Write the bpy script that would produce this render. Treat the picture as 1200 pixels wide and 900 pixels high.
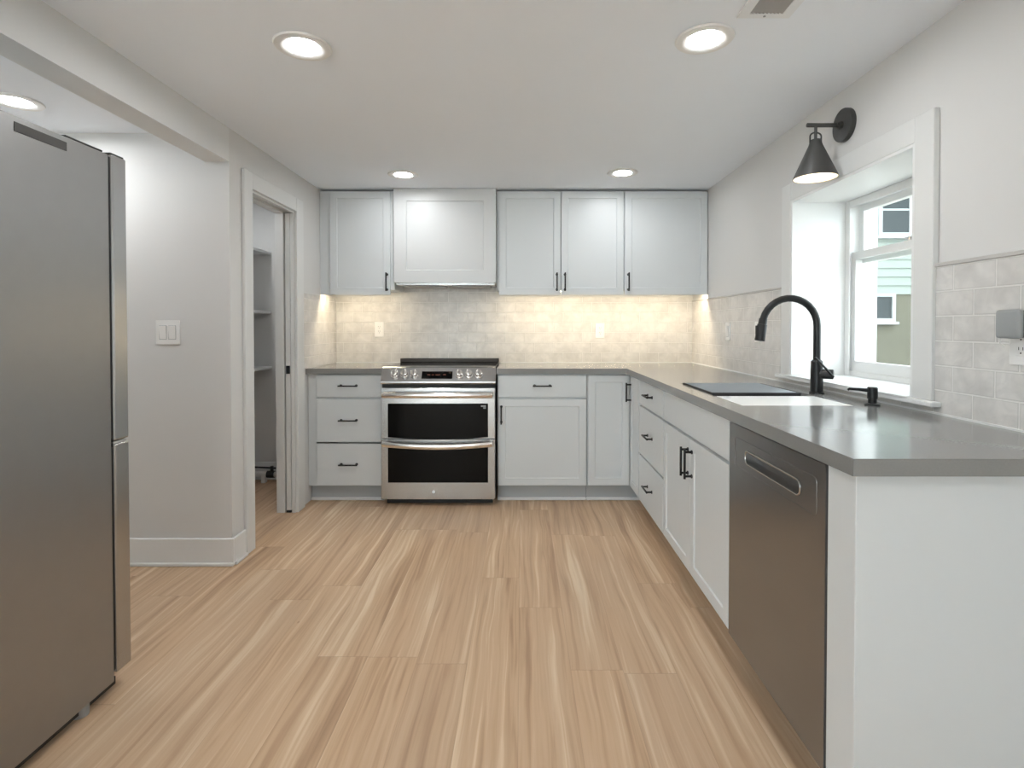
import bpy, bmesh, math, random
from mathutils import Vector, Matrix
random.seed(7)
for o in list(bpy.data.objects): bpy.data.objects.remove(o)
S = bpy.context.scene
COL = S.collection
PI = math.pi

# ------------------------------------------------------------------ camera
F = 630.0; VX, VY = 611.0, 383.0; EYE = 1.194
PITCH = math.radians(0.9)
cd = bpy.data.cameras.new('camera'); cam = bpy.data.objects.new('camera', cd); COL.objects.link(cam)
cam.location = (0, 0, EYE)
cam.rotation_euler = (PI/2 - PITCH, 0, 0)
cd.sensor_width = 36; cd.lens = F/1200*36
cd.shift_x = -(VX-600)/1200
cd.shift_y = -((450-VY) - F*math.tan(PITCH))/1200
cd.clip_start = 0.02
S.camera = cam

# ------------------------------------------------------------------ world and exposure
W = bpy.data.worlds.new('world'); S.world = W; W.use_nodes = True
bg = W.node_tree.nodes['Background']
bg.inputs[0].default_value = (0.86, 0.94, 1.0, 1); bg.inputs[1].default_value = 4.6
S.view_settings.view_transform = 'Standard'; S.view_settings.look = 'None'
S.view_settings.gamma = 1; S.view_settings.use_curve_mapping = False
S.view_settings.exposure = 0.45
sd = bpy.data.lights.new('sun', 'SUN'); sun = bpy.data.objects.new('sun', sd); COL.objects.link(sun)
sd.energy = 30.0; sd.angle = math.radians(.6); sd.color = (1, .99, .97)
sun.rotation_euler = (-math.radians(32), 0, 0); sun.location = (0, 12, 14)      # high sun behind the house, added to bounce off the unseen paving onto the ceiling
CAN_POWER = 150.0; FAR_CAN_POWER = 85.0; STRIP_POWER = 72.0; SCONCE_POWER = 12.0

# ------------------------------------------------------------------ materials
def s2l(c):
    return tuple(((v/255)/12.92 if v/255 <= .04045 else ((v/255+.055)/1.055)**2.4) for v in c)
def mat(name, col, rough=.5, metal=0, spec=.5, bump=0, bscale=60, var=0, vscale=3, emit=None, estr=0, coat=0, stretch=None):
    m = bpy.data.materials.new(name); m.use_nodes = True
    nt = m.node_tree; b = nt.nodes['Principled BSDF']
    b.inputs['Base Color'].default_value = (*col, 1); b.inputs['Roughness'].default_value = rough
    b.inputs['Metallic'].default_value = metal; b.inputs['Specular IOR Level'].default_value = spec
    b.inputs['Coat Weight'].default_value = coat
    tc = nt.nodes.new('ShaderNodeTexCoord'); mp = nt.nodes.new('ShaderNodeMapping')
    nt.links.new(tc.outputs['Object'], mp.inputs[0])
    if stretch: mp.inputs['Scale'].default_value = stretch
    n = nt.nodes.new('ShaderNodeTexNoise'); n.inputs['Scale'].default_value = vscale; n.inputs['Detail'].default_value = 4
    nt.links.new(mp.outputs[0], n.inputs['Vector'])
    r = nt.nodes.new('ShaderNodeMix'); r.data_type = 'RGBA'
    v = var if var else .015
    r.inputs[6].default_value = (*[c*(1-v) for c in col], 1); r.inputs[7].default_value = (*[min(1, c*(1+v)) for c in col], 1)
    nt.links.new(n.outputs[0], r.inputs[0]); nt.links.new(r.outputs[2], b.inputs['Base Color'])
    if bump:
        n2 = nt.nodes.new('ShaderNodeTexNoise'); n2.inputs['Scale'].default_value = bscale
        nt.links.new(mp.outputs[0], n2.inputs['Vector'])
        bp = nt.nodes.new('ShaderNodeBump'); bp.inputs['Strength'].default_value = bump; bp.inputs['Distance'].default_value = .002
        nt.links.new(n2.outputs[0], bp.inputs['Height']); nt.links.new(bp.outputs[0], b.inputs['Normal'])
    if emit:
        b.inputs['Emission Color'].default_value = (*emit, 1); b.inputs['Emission Strength'].default_value = estr
    return m

M = {}
M['wall'] = mat('wall_paint', (.675, .668, .655), .75, bump=.04, bscale=180)
M['ceiling'] = mat('ceiling_paint', (.87, .905, .955), .85, bump=.03, bscale=200)
M['trim'] = mat('trim_paint', (.78, .785, .78), .4)
M['casing'] = mat('casing_paint', (.71, .712, .70), .45)
M['beam'] = mat('beam_paint', (.72, .722, .715), .6)
M['cab'] = mat('cabinet_paint', (.665, .69, .70), .38)
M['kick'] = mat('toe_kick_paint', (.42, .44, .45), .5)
M['black'] = mat('black_metal', (.012, .0125, .0135), .36, spec=.35)
M['blackplastic'] = mat('black_plastic', (.02, .02, .02), .55)
M['white_plastic'] = mat('white_plastic', (.82, .81, .79), .35)
M['slot'] = mat('slot_shadow_plastic', (.05, .05, .05), .6)
M['steel'] = mat('stainless_steel', (.46, .455, .45), .27, metal=1, var=.05, vscale=8, stretch=(1, 1, 40), bump=.05, bscale=30)
M['steel_bright'] = mat('polished_steel', (.74, .71, .68), .18, metal=1)
M['fridge'] = mat('fridge_side_metal', (.33, .325, .32), .36, metal=.9, var=.03, vscale=20, bump=.02, bscale=90)
M['dw'] = mat('dishwasher_steel', (.27, .265, .26), .27, metal=.85, var=.05, vscale=6, stretch=(1, 40, 1))
M['glassblack'] = mat('black_glass', (.004, .004, .004), .08, spec=.13)
M['quartz'] = mat('grey_quartz', (.235, .232, .225), .15, spec=.7, var=.08, vscale=220)
M['sinkwhite'] = mat('sink_white', (.88, .88, .87), .2)
M['sconce'] = mat('sconce_metal', (.05, .049, .047), .45)
M['sconce_in'] = mat('sconce_lining', (.85, .82, .75), .5)
M['vent'] = mat('vent_paint', (.82, .83, .84), .5)
M['ventdark'] = mat('vent_louvre', (.42, .42, .415), .6)
M['device'] = mat('grey_plastic', (.33, .34, .34), .5)
M['device_dark'] = mat('dark_grey_plastic', (.20, .20, .20), .5)
M['lens'] = mat('lamp_lens', (.9, .9, .9), .4, emit=(.96, .985, 1.0), estr=CAN_POWER)
M['lens_far'] = mat('lamp_lens_dimmer', (.9, .9, .9), .4, emit=(.96, .985, 1.0), estr=FAR_CAN_POWER)
M['strip'] = mat('strip_lens', (.9, .9, .9), .4, emit=(1.0, .83, .58), estr=STRIP_POWER)
M['bulb'] = mat('bulb_glass', (.9, .9, .9), .4, emit=(1.0, .80, .55), estr=SCONCE_POWER)
M['mat_top'] = mat('drying_mat_steel', (.42, .46, .50), .3, metal=.8)
M['siding'] = mat('pale_siding', (.20, .235, .205), .7, var=.04, vscale=4)
M['stucco'] = mat('olive_stucco', (.105, .10, .07), .9, var=.25, vscale=5, bump=.2)
M['ground'] = mat('gravel_ground', (.11, .11, .10), .95, var=.2, vscale=9)
M['houseglass'] = mat('house_window_glass', (.012, .02, .022), .35, spec=.3)
M['housetrim'] = mat('house_trim_paint', (.30, .32, .32), .6)
M['pipe'] = mat('pipe_plastic', (.75, .73, .70), .4)
M['display'] = mat('range_display', (.01, .01, .01), .1, emit=(1, .25, .12), estr=.06)

class NT:
    def __init__(s, nt): s.nt = nt
    def val(s, x, sock):
        if isinstance(x, (int, float)): sock.default_value = x
        else: s.nt.links.new(x, sock)
    def math(s, op, a, b=0, c=None):
        n = s.nt.nodes.new('ShaderNodeMath'); n.operation = op
        s.val(a, n.inputs[0]); s.val(b, n.inputs[1])
        if c is not None: s.val(c, n.inputs[2])
        return n.outputs[0]
    def comb(s, x, y, z=0):
        n = s.nt.nodes.new('ShaderNodeCombineXYZ'); s.val(x, n.inputs[0]); s.val(y, n.inputs[1]); s.val(z, n.inputs[2]); return n.outputs[0]
    def noise(s, v, scale, detail=3, dist=0):
        n = s.nt.nodes.new('ShaderNodeTexNoise'); s.nt.links.new(v, n.inputs['Vector'])
        n.inputs['Scale'].default_value = scale; n.inputs['Detail'].default_value = detail; n.inputs['Distortion'].default_value = dist
        return n.outputs[0]
    def white(s, v):
        n = s.nt.nodes.new('ShaderNodeTexWhiteNoise'); n.noise_dimensions = '3D'; s.nt.links.new(v, n.inputs['Vector']); return n
    def ramp(s, f, stops):
        n = s.nt.nodes.new('ShaderNodeValToRGB'); s.nt.links.new(f, n.inputs[0]); e = n.color_ramp.elements
        while len(e) < len(stops): e.new(.5)
        for el, (p, c) in zip(e, stops): el.position = p; el.color = (*c, 1)
        return n.outputs[0]
    def mix(s, f, a, b, mode='MIX'):
        n = s.nt.nodes.new('ShaderNodeMix'); n.data_type = 'RGBA'; n.blend_type = mode
        s.val(f, n.inputs[0])
        for x, k in ((a, 6), (b, 7)):
            if isinstance(x, tuple): n.inputs[k].default_value = (*x, 1)
            else: s.nt.links.new(x, n.inputs[k])
        return n.outputs[2]

def clear_glass():
    m = bpy.data.materials.new('window_glass'); m.use_nodes = True; nt = m.node_tree
    nt.nodes.remove(nt.nodes['Principled BSDF'])
    out = nt.nodes['Material Output']; t = nt.nodes.new('ShaderNodeBsdfTransparent'); g = nt.nodes.new('ShaderNodeBsdfGlossy')
    t.inputs[0].default_value = (.96, .98, .97, 1); g.inputs['Roughness'].default_value = .01
    lw = nt.nodes.new('ShaderNodeLayerWeight'); lw.inputs['Blend'].default_value = .5; N = NT(nt)
    mx = nt.nodes.new('ShaderNodeMixShader')
    nt.links.new(N.math('ADD', N.math('MULTIPLY', N.math('POWER', lw.outputs['Facing'], 4.0), .5), .025), mx.inputs[0]); nt.links.new(t.outputs[0], mx.inputs[1]); nt.links.new(g.outputs[0], mx.inputs[2])
    nt.links.new(mx.outputs[0], out.inputs[0]); return m
M['pane'] = clear_glass()

def floor_material():
    m = bpy.data.materials.new('plank_floor'); m.use_nodes = True; nt = m.node_tree; N = NT(nt)
    b = nt.nodes['Principled BSDF']
    tc = nt.nodes.new('ShaderNodeTexCoord'); sp = nt.nodes.new('ShaderNodeSeparateXYZ'); nt.links.new(tc.outputs['Object'], sp.inputs[0])
    X, Y = sp.outputs[0], sp.outputs[1]
    PW, PL = .182, 1.22
    xs = N.math('DIVIDE', N.math('ADD', X, 20.03), PW); ci = N.math('FLOOR', xs); fx = N.math('FRACT', xs)
    off = N.white(N.comb(ci, 3.3)).outputs[0]
    ys = N.math('ADD', N.math('DIVIDE', N.math('ADD', Y, 20), PL), off); ri = N.math('FLOOR', ys); fy = N.math('FRACT', ys)
    wn = N.white(N.comb(ci, ri, 1.7)); rid = wn.outputs[0]
    rx = N.math('MULTIPLY', rid, 37.0)
    # broad wandering streaks, finer figure, hairline grain
    wob = N.math('MULTIPLY', N.math('SUBTRACT', N.noise(N.comb(N.math('MULTIPLY', X, 4.0), N.math('MULTIPLY', Y, 1.5), rx), 1.0, 2), .5), .055)
    Xw = N.math('ADD', X, wob)
    v1 = N.comb(N.math('ADD', N.math('MULTIPLY', Xw, 17.0), rx), N.math('ADD', N.math('MULTIPLY', Y, .42), rx), rx)
    big = N.noise(v1, 1.0, 2, .6)
    v2 = N.comb(N.math('ADD', N.math('MULTIPLY', Xw, 48.0), rx), N.math('MULTIPLY', Y, 1.5), rx)
    fine = N.noise(v2, 1.0, 4, .8)
    v3 = N.comb(N.math('ADD', N.math('MULTIPLY', Xw, 230.0), rx), N.math('MULTIPLY', Y, 7.0), rx)
    hair = N.noise(v3, 1.0, 2)
    v4 = N.comb(N.math('ADD', N.math('MULTIPLY', Xw, 6.0), rx), N.math('ADD', N.math('MULTIPLY', Y, .9), rx), rx)
    tone = N.noise(v4, 1.0, 2, .3)
    f = N.math('ADD', N.math('MULTIPLY', big, .55), N.math('MULTIPLY', fine, .45))
    col = N.ramp(f, [(.30, (.30, .175, .095)), (.40, (.44, .28, .165)), (.48, (.56, .375, .23)), (.55, (.60, .415, .265)), (.61, (.70, .53, .36)), (.68, (.79, .64, .465))])
    col = N.mix(N.math('MULTIPLY', N.math('SUBTRACT', tone, .38), .6), col, (.57, .40, .265))
    col = N.mix(N.math('MULTIPLY', rid, .30), col, (.49, .35, .245))
    col = N.mix(N.math('MULTIPLY', N.math('SUBTRACT', hair, .40), .28), col, (.38, .25, .165))
    # small knots
    vo = nt.nodes.new('ShaderNodeTexVoronoi'); vo.inputs['Scale'].default_value = 2.3
    nt.links.new(N.comb(N.math('MULTIPLY', X, 2.0), Y, rx), vo.inputs['Vector'])
    kn = N.math('LESS_THAN', vo.outputs['Distance'], .022)
    col = N.mix(N.math('MULTIPLY', kn, .45), col, (.25, .14, .08))
    # seams
    ex = N.math('MINIMUM', fx, N.math('SUBTRACT', 1, fx)); ey = N.math('MINIMUM', fy, N.math('SUBTRACT', 1, fy))
    sx = N.math('LESS_THAN', ex, .004); sy = N.math('LESS_THAN', ey, .0012)
    seam = N.math('MAXIMUM', sx, sy)
    col = N.mix(N.math('MULTIPLY', seam, .35), col, (.25, .16, .10))
    nt.links.new(col, b.inputs['Base Color'])
    b.inputs['Roughness'].default_value = .42; b.inputs['Specular IOR Level'].default_value = .35
    bp = nt.nodes.new('ShaderNodeBump'); bp.inputs['Strength'].default_value = .08; bp.inputs['Distance'].default_value = .001
    nt.links.new(fine, bp.inputs['Height']); nt.links.new(bp.outputs[0], b.inputs['Normal'])
    return m
M['floor'] = floor_material()

def tile_material(name, axis, shift):
    m = bpy.data.materials.new(name); m.use_nodes = True; nt = m.node_tree; N = NT(nt)
    b = nt.nodes['Principled BSDF']
    tc = nt.nodes.new('ShaderNodeTexCoord'); sp = nt.nodes.new('ShaderNodeSeparateXYZ'); nt.links.new(tc.outputs['Object'], sp.inputs[0])
    U = N.math('ADD', sp.outputs[axis], 10 + shift); V = N.math('ADD', sp.outputs[2], -.914 + .0785*10)
    br = nt.nodes.new('ShaderNodeTexBrick'); nt.links.new(N.comb(U, V), br.inputs['Vector'])
    br.inputs['Scale'].default_value = 1; br.inputs['Brick Width'].default_value = .149; br.inputs['Row Height'].default_value = .0785
    br.inputs['Mortar Size'].default_value = .0028; br.inputs['Mortar Smooth'].default_value = .3
    br2 = nt.nodes.new('ShaderNodeTexBrick'); nt.links.new(N.comb(U, V), br2.inputs['Vector'])
    for k, v in (('Scale', 1), ('Brick Width', .149), ('Row Height', .0785), ('Mortar Size', .0055), ('Mortar Smooth', .6)): br2.inputs[k].default_value = v
    br.inputs['Color1'].default_value = (.635, .62, .60, 1); br.inputs['Color2'].default_value = (.675, .66, .64, 1)
    br.inputs['Mortar'].default_value = (.80, .785, .76, 1)
    nz = N.noise(N.comb(U, V), 14, 4, 1.5); nz2 = N.noise(N.comb(U, V), 10, 3, .5)
    c = N.mix(N.ramp(nz, [(.38, (0, 0, 0)), (.66, (.8, .8, .8))]), br.outputs['Color'], (.74, .72, .69))
    c = N.mix(N.ramp(nz2, [(.40, (0, 0, 0)), (.70, (.5, .5, .5))]), c, (.47, .455, .44))
    c = N.mix(N.math('MULTIPLY', br2.outputs['Fac'], .55), c, (.44, .425, .41))
    c = N.mix(br.outputs['Fac'], c, (.78, .765, .74))
    nt.links.new(c, b.inputs['Base Color'])
    b.inputs['Roughness'].default_value = .22; b.inputs['Specular IOR Level'].default_value = .45
    h = N.math('ADD', N.math('MULTIPLY', br.outputs['Fac'], -1.0), N.math('MULTIPLY', nz, .8))
    bp = nt.nodes.new('ShaderNodeBump'); bp.inputs['Strength'].default_value = .7; bp.inputs['Distance'].default_value = .003
    nt.links.new(h, bp.inputs['Height']); nt.links.new(bp.outputs[0], b.inputs['Normal'])
    return m
M['tile_x'] = tile_material('subway_tile_along_x', 0, .03)
M['tile_y'] = tile_material('subway_tile_along_y', 1, -(1.527-1.49))

# ------------------------------------------------------------------ mesh helpers
def BM(): return bmesh.new()
def box(bm, x0, x1, y0, y1, z0, z1, bev=0, seg=1, rot=None, mi=0):
    nb = bmesh.new()
    r = bmesh.ops.create_cube(nb, size=1)
    for v in nb.verts:
        v.co = Vector(((x0+x1)/2+v.co.x*(x1-x0), (y0+y1)/2+v.co.y*(y1-y0), (z0+z1)/2+v.co.z*(z1-z0)))
    if bev: bmesh.ops.bevel(nb, geom=nb.edges[:], offset=bev, segments=seg, affect='EDGES', profile=.5)
    if rot: nb.transform(rot)
    if mi:
        for f in nb.faces: f.material_index = mi
    merge(bm, nb); return bm
def merge(bm, nb, mtx=None):
    if mtx: nb.transform(mtx)
    me = bpy.data.meshes.new('tmp'); nb.to_mesh(me); nb.free(); bm.from_mesh(me); bpy.data.meshes.remove(me)
def cyl(bm, p, q, r, r2=None, n=20, cap=True, bev=0):
    nb = bmesh.new(); p = Vector(p); q = Vector(q); d = q-p
    bmesh.ops.create_cone(nb, cap_ends=cap, cap_tris=False, segments=n, radius1=r, radius2=r if r2 is None else r2, depth=d.length)
    if bev:
        es = [e for e in nb.edges if any(len(f.verts) > 4 for f in e.link_faces)]
        bmesh.ops.bevel(nb, geom=es, offset=bev, segments=2, affect='EDGES', profile=.5)
    nb.transform(Matrix.Translation((p+q)/2) @ d.to_track_quat('Z', 'Y').to_matrix().to_4x4())
    merge(bm, nb); return bm
def tube(bm, pts, r, n=14, caps=True):
    pts = [Vector(p) for p in pts]; rings = []
    up = None
    for i, p in enumerate(pts):
        t = (pts[min(i+1, len(pts)-1)]-pts[max(i-1, 0)]).normalized()
        if up is None: up = Vector((0, 1, 0)) if abs(t.y) < .9 else Vector((1, 0, 0))
        a = t.cross(up).normalized(); b = t.cross(a).normalized(); up = -b if False else up
        rr = r[i] if isinstance(r, (list, tuple)) else r
        rings.append([bm.verts.new(p+a*math.cos(k*2*PI/n)*rr+b*math.sin(k*2*PI/n)*rr) for k in range(n)])
    for A, B in zip(rings, rings[1:]):
        for k in range(n): bm.faces.new((A[k], A[(k+1) % n], B[(k+1) % n], B[k]))
    if caps: bm.faces.new(rings[0][::-1]); bm.faces.new(rings[-1])
    return bm
def lathe(bm, prof, n=40, c=(0, 0, 0), closed=False):
    rings = []
    for r, z in prof:
        rings.append([bm.verts.new((c[0]+r*math.cos(k*2*PI/n), c[1]+r*math.sin(k*2*PI/n), c[2]+z)) for k in range(n)])
    prs = list(zip(rings, rings[1:]))
    if closed: prs.append((rings[-1], rings[0]))
    for A, B in prs:
        for k in range(n): bm.faces.new((A[k], A[(k+1) % n], B[(k+1) % n], B[k]))
    return bm
def prism(bm, poly, x0, x1):
    """polygon of (y,z) extruded along x"""
    a = [bm.verts.new((x0, y, z)) for y, z in poly]; b = [bm.verts.new((x1, y, z)) for y, z in poly]
    bm.faces.new(a); bm.faces.new(b[::-1])
    for i in range(len(poly)):
        j = (i+1) % len(poly); bm.faces.new((a[i], b[i], b[j], a[j]))
    return bm
def grid_solid(bm, us, vs, keep, w0, w1, fn):
    """cells of a grid extruded between w0 and w1; fn(u,v,w)->xyz; one closed solid with holes"""
    V = {}
    def g(i, j, w):
        k = (i, j, w)
        if k not in V: V[k] = bm.verts.new(fn(us[i], vs[j], w))
        return V[k]
    nu, nv = len(us)-1, len(vs)-1
    ok = lambda i, j: 0 <= i < nu and 0 <= j < nv and keep((us[i]+us[i+1])/2, (vs[j]+vs[j+1])/2)
    for i in range(nu):
        for j in range(nv):
            if not ok(i, j): continue
            for w in (w0, w1): bm.faces.new((g(i, j, w), g(i+1, j, w), g(i+1, j+1, w), g(i, j+1, w)))
            for (di, dj, a, b) in ((-1, 0, (i, j), (i, j+1)), (1, 0, (i+1, j), (i+1, j+1)), (0, -1, (i, j), (i+1, j)), (0, 1, (i, j+1), (i+1, j+1))):
                if not ok(i+di, j+dj): bm.faces.new((g(*a, w0), g(*b, w0), g(*b, w1), g(*a, w1)))
    return bm
def obj(name, bm, m, parent=None, smooth=False, loc=None):
    bmesh.ops.recalc_face_normals(bm, faces=bm.faces[:])
    me = bpy.data.meshes.new(name); bm.to_mesh(me); bm.free()
    for x in (m if isinstance(m, list) else [m]): me.materials.append(x)
    if smooth:
        for p in me.polygons: p.use_smooth = True
        me.set_sharp_from_angle(angle=math.radians(35))
    o = bpy.data.objects.new(name, me); COL.objects.link(o)
    if parent: o.parent = parent
    if loc: o.location = loc
    return o
def tag(o, label=None, cat=None, group=None, kind=None):
    if label: o['label'] = label
    if cat: o['category'] = cat
    if group: o['group'] = group
    if kind: o['kind'] = kind
    return o
def thing(name, label, cat, loc=(0, 0, 0), rotz=0, group=None):
    o = bpy.data.objects.new(name, None); COL.objects.link(o); o.empty_display_size = .1
    o.location = loc; o.rotation_euler = (0, 0, rotz); return tag(o, label, cat, group)
def struct(name, bm, m, parent=None, smooth=False):
    o = obj(name, bm, m, parent, smooth)
    if not parent: o['kind'] = 'structure'
    return o
def B(*a, **k): return box(BM(), *a, **k)

# ------------------------------------------------------------------ dimensions
XL, XR = -1.45, 1.34          # kitchen side walls
YB = 4.20                     # back wall
YF = -2.4                     # wall behind the camera
CEIL = 2.18; HCEIL = 2.155; BEAM = 2.013
YH = 2.68                     # wall that closes the hall (faces the camera)
XH = -3.6                     # far side of the hall
CT = .914; SLAB = .038

# ------------------------------------------------------------------ room shell
struct('floor', B(XH, XR, YF, YB, -.08, 0), M['floor'])
struct('ceiling', B(XL-.12, XR+.3, YF, YB+.12, CEIL, CEIL+.1), M['ceiling'])
struct('ceiling_hall', B(XH-.12, XL-.12, YF, YH, HCEIL, HCEIL+.125), M['ceiling'])
struct('ceiling_pantry', B(XH-.12, XL-.12, YH, YB+.12, CEIL, CEIL+.1), M['ceiling'])
struct('wall_back', B(XH, XR+.3, YB, YB+.12, -.08, CEIL), M['wall'])
# right wall, 0.32 thick with the kitchen window opening
WY0, WY1, WZ0, WZ1 = 1.815, 2.645, .955, 1.812
bm = BM()
grid_solid(bm, [YF, WY0, WY1, YB], [-.08, WZ0, WZ1, CEIL], lambda u, v: not (WY0 < u < WY1 and WZ0 < v < WZ1), XR, XR+.30, lambda u, v, w: (w, u, v))
struct('wall_right', bm, M['wall'])
# left wall with pocket-door opening and door pocket
DY0, DY1, DZ = 2.88, 3.44, 1.93
bm = BM()
box(bm, XL-.12, XL, YH, DY0, -.0, CEIL)
box(bm, XL-.12, XL, DY0, YB, DZ, CEIL)
box(bm, XL-.022, XL, DY1, YB, 0, DZ)
box(bm, XL-.12, XL-.068, DY1, YB, 0, DZ)
struct('wall_left', bm, M['wall'])
struct('wall_hall', B(XH, XL-.12, YH, YH+.12, 0, CEIL), M['wall'])
struct('wall_hall_left', B(XH-.12, XH, YF, YB, -.08, CEIL), M['wall'])
struct('wall_pantry', B(-2.37, -2.25, YH+.12, YB, 0, CEIL), M['wall'])
struct('trim_beam', B(XL-.12, XL, YF, YH, BEAM, CEIL), M['beam'])
# wall behind the camera with a wide glazed opening, added to let daylight in
bm = BM()
grid_solid(bm, [XH, -3.3, -.6, XR+.3], [-.08, .0, 2.10, HCEIL], lambda u, v: not (-3.3 < u < -.6 and 0 < v < 2.10), YF-.15, YF, lambda u, v, w: (u, w, v))
struct('wall_front', bm, M['wall'])
# unseen glass door, added with the opening for its daylight
dr = bpy.data.objects.new('door_added', None); COL.objects.link(dr); dr.location = (-1.95, YF-.08, 0); dr['kind'] = 'structure'
bm = BM()
for x0 in (-1.35, 0.0):
    grid_solid(bm, [x0, x0+.06, x0+1.29, x0+1.35], [0, .08, 2.03, 2.10], lambda u, v, x0=x0: not (x0+.06 < u < x0+1.29 and .08 < v < 2.03), -.03, .03, lambda u, v, w: (u, w, v))
obj('door_frame', bm, M['trim'], dr)
for x0 in (-1.35, 0.0): obj('pane', B(x0+.06, x0+1.29, -.004, .004, .08, 2.03), M['pane'], dr)
struct('patio_reflector', B(XH-3, XR+3, YF-8, YF-.15, -.3, -.08), mat('bounce_paving', (.60, .60, .60), .8))  # unseen bright paving, added to reflect daylight up to the ceiling

# baseboards
def baseboard(name, segs):
    bm = BM()
    for (x0, x1, y0, y1, nx, ny) in segs:
        t = .014; s = .024
        if ny: box(bm, x0, x1, y0+min(0, ny*t), y0+max(0, ny*t), 0, .136, bev=.003); box(bm, x0, x1, y0+min(0, ny*s), y0+max(0, ny*s), 0, .016, bev=.003)
        else: box(bm, x0+min(0, nx*t), x0+max(0, nx*t), y0, y1, 0, .136, bev=.003); box(bm, x0+min(0, nx*s), x0+max(0, nx*s), y0, y1, 0, .016, bev=.003)
    return struct(name, bm, M['trim'])
baseboard('baseboard_hall', [(XH, XL+.014, YH, 0, 0, -1)])
baseboard('baseboard_left', [(XL, 0, YH, 2.794, 1, 0)])
baseboard('baseboard_pantry', [(-2.25, XL-.12, YB, 0, 0, -1)])
baseboard('baseboard_right', [(XR, 0, YF, 1.17, -1, 0)])

# pocket-door casing and jambs
bm = BM()
CP = .018
box(bm, XL, XL+CP, 2.794, DY0, 0, DZ+.086, bev=.003)
box(bm, XL, XL+CP, DY1, DY1+.106, 0, DZ+.086, bev=.003)
box(bm, XL, XL+CP-.001, DY0, DY1, DZ, DZ+.086, bev=.003)
box(bm, XL-.12, XL, DY0, DY0+.012, 0, DZ, bev=.001)
box(bm, XL-.12, XL-.068, DY0+.012, DY1, DZ-.012, DZ, bev=.001)
box(bm, XL-.022, XL, DY0+.012, DY1, DZ-.012, DZ, bev=.001)
box(bm, XL-.12, XL-.068, DY1-.008, DY1, 0, DZ-.012, bev=.001)
box(bm, XL-.022, XL, DY1-.008, DY1, 0, DZ-.012, bev=.001)
struct('trim_pocket_door', bm, M['casing'])
d1 = obj('door_1', B(XL-.061, XL-.029, DY1+.002, 4.12, .014, DZ-.01, bev=.002), M['trim']); d1['kind'] = 'structure'
obj('door_latch', B(XL-.057, XL-.033, DY1-.003, DY1+.004, .893, .945, bev=.001), M['black'], d1)
obj('door_guide', B(XL-.060, XL-.030, DY1-.002, DY1+.05, .0, .013), M['blackplastic'], d1)

# backsplash (tiled faces, 8 mm thick) -------------------------------------------------
ST = 1.398
bm = BM()
grid_solid(bm, [XL, -.935, -.168, XR], [CT, 1.425, 1.56], lambda u, v: v < 1.425 or -.935 < u < -.168, YB-.008, YB, lambda u, v, w: (u, w, v))
bs = struct('backsplash_back', bm, M['tile_x'])
bm = BM(); box(bm, XR-.008, XR, 2.738, YB-.008, CT, ST-.012); box(bm, XR-.008, XR, 1.137, 1.738, CT, ST-.012)
box(bm, XR-.008, XR, 1.738, 2.738, CT, .937)
struct('backsplash_right', bm, M['tile_y'])
bm = BM(); box(bm, XR-.012, XR, 2.738, YB-.008, ST-.012, ST, bev=.002); box(bm, XR-.012, XR, 1.137, 1.738, ST-.012, ST, bev=.002)
struct('trim_tile_right', bm, mat('tile_edge', (.52, .50, .48), .25))
struct('backsplash_left', B(XL, XL+.008, DY1+.118, YB-.008, CT, ST+.02), M['tile_y'])
# caulk line at the counter
bm = BM(); box(bm, -.16, XR-.008, YB-.014, YB-.008, CT, CT+.006); box(bm, XR-.014, XR-.008, 1.137, YB-.014, CT, CT+.006); box(bm, XL+.008, -.94, YB-.014, YB-.008, CT, CT+.006)
struct('trim_caulk', bm, M['trim'])

# kitchen window --------------------------------------------------------------------------
wn = bpy.data.objects.new('window_1', None); COL.objects.link(wn); wn.location = (XR, (WY0+WY1)/2, WZ0); wn['kind'] = 'structure'
def wpart(name, bm, m, parent=wn, smooth=False):
    if parent is wn: bm.transform(Matrix.Translation(-wn.location))
    else: bm.transform(Matrix.Translation(-wn.location))
    return obj(name, bm, m, parent, smooth)
bm = BM(); CX0 = XR-.02
box(bm, CX0, XR, WY1, WY1+.09, WZ0-.0, WZ1+.085, bev=.002)
box(bm, CX0, XR, WY0-.085, WY0, WZ0-.0, WZ1+.085, bev=.002)
box(bm, CX0+.001, XR, WY0, WY1, WZ1, WZ1+.085, bev=.002)
wpart('casing', bm, M['casing'])
bm = BM(); XW = 1.60
box(bm, XR-.018, XW, WY1-.012, WY1, WZ0+.004, WZ1, bev=.001)
box(bm, XR-.018, XW, WY0, WY0+.012, WZ0+.004, WZ1, bev=.001)
box(bm, XR-.018, XW, WY0+.012, WY1-.012, WZ1-.012, WZ1, bev=.001)
wpart('jamb_lining', bm, M['trim'])
wpart('stool', B(XR-.045, XW+.04, WY0, WY1, WZ0-.0, WZ0+.004), M['trim'])
bm = BM(); box(bm, XR-.042, XR-.008, WY0-.115, WY1+.11, .938, .955, bev=.003); wpart('stool_nose', bm, M['trim'])
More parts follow.
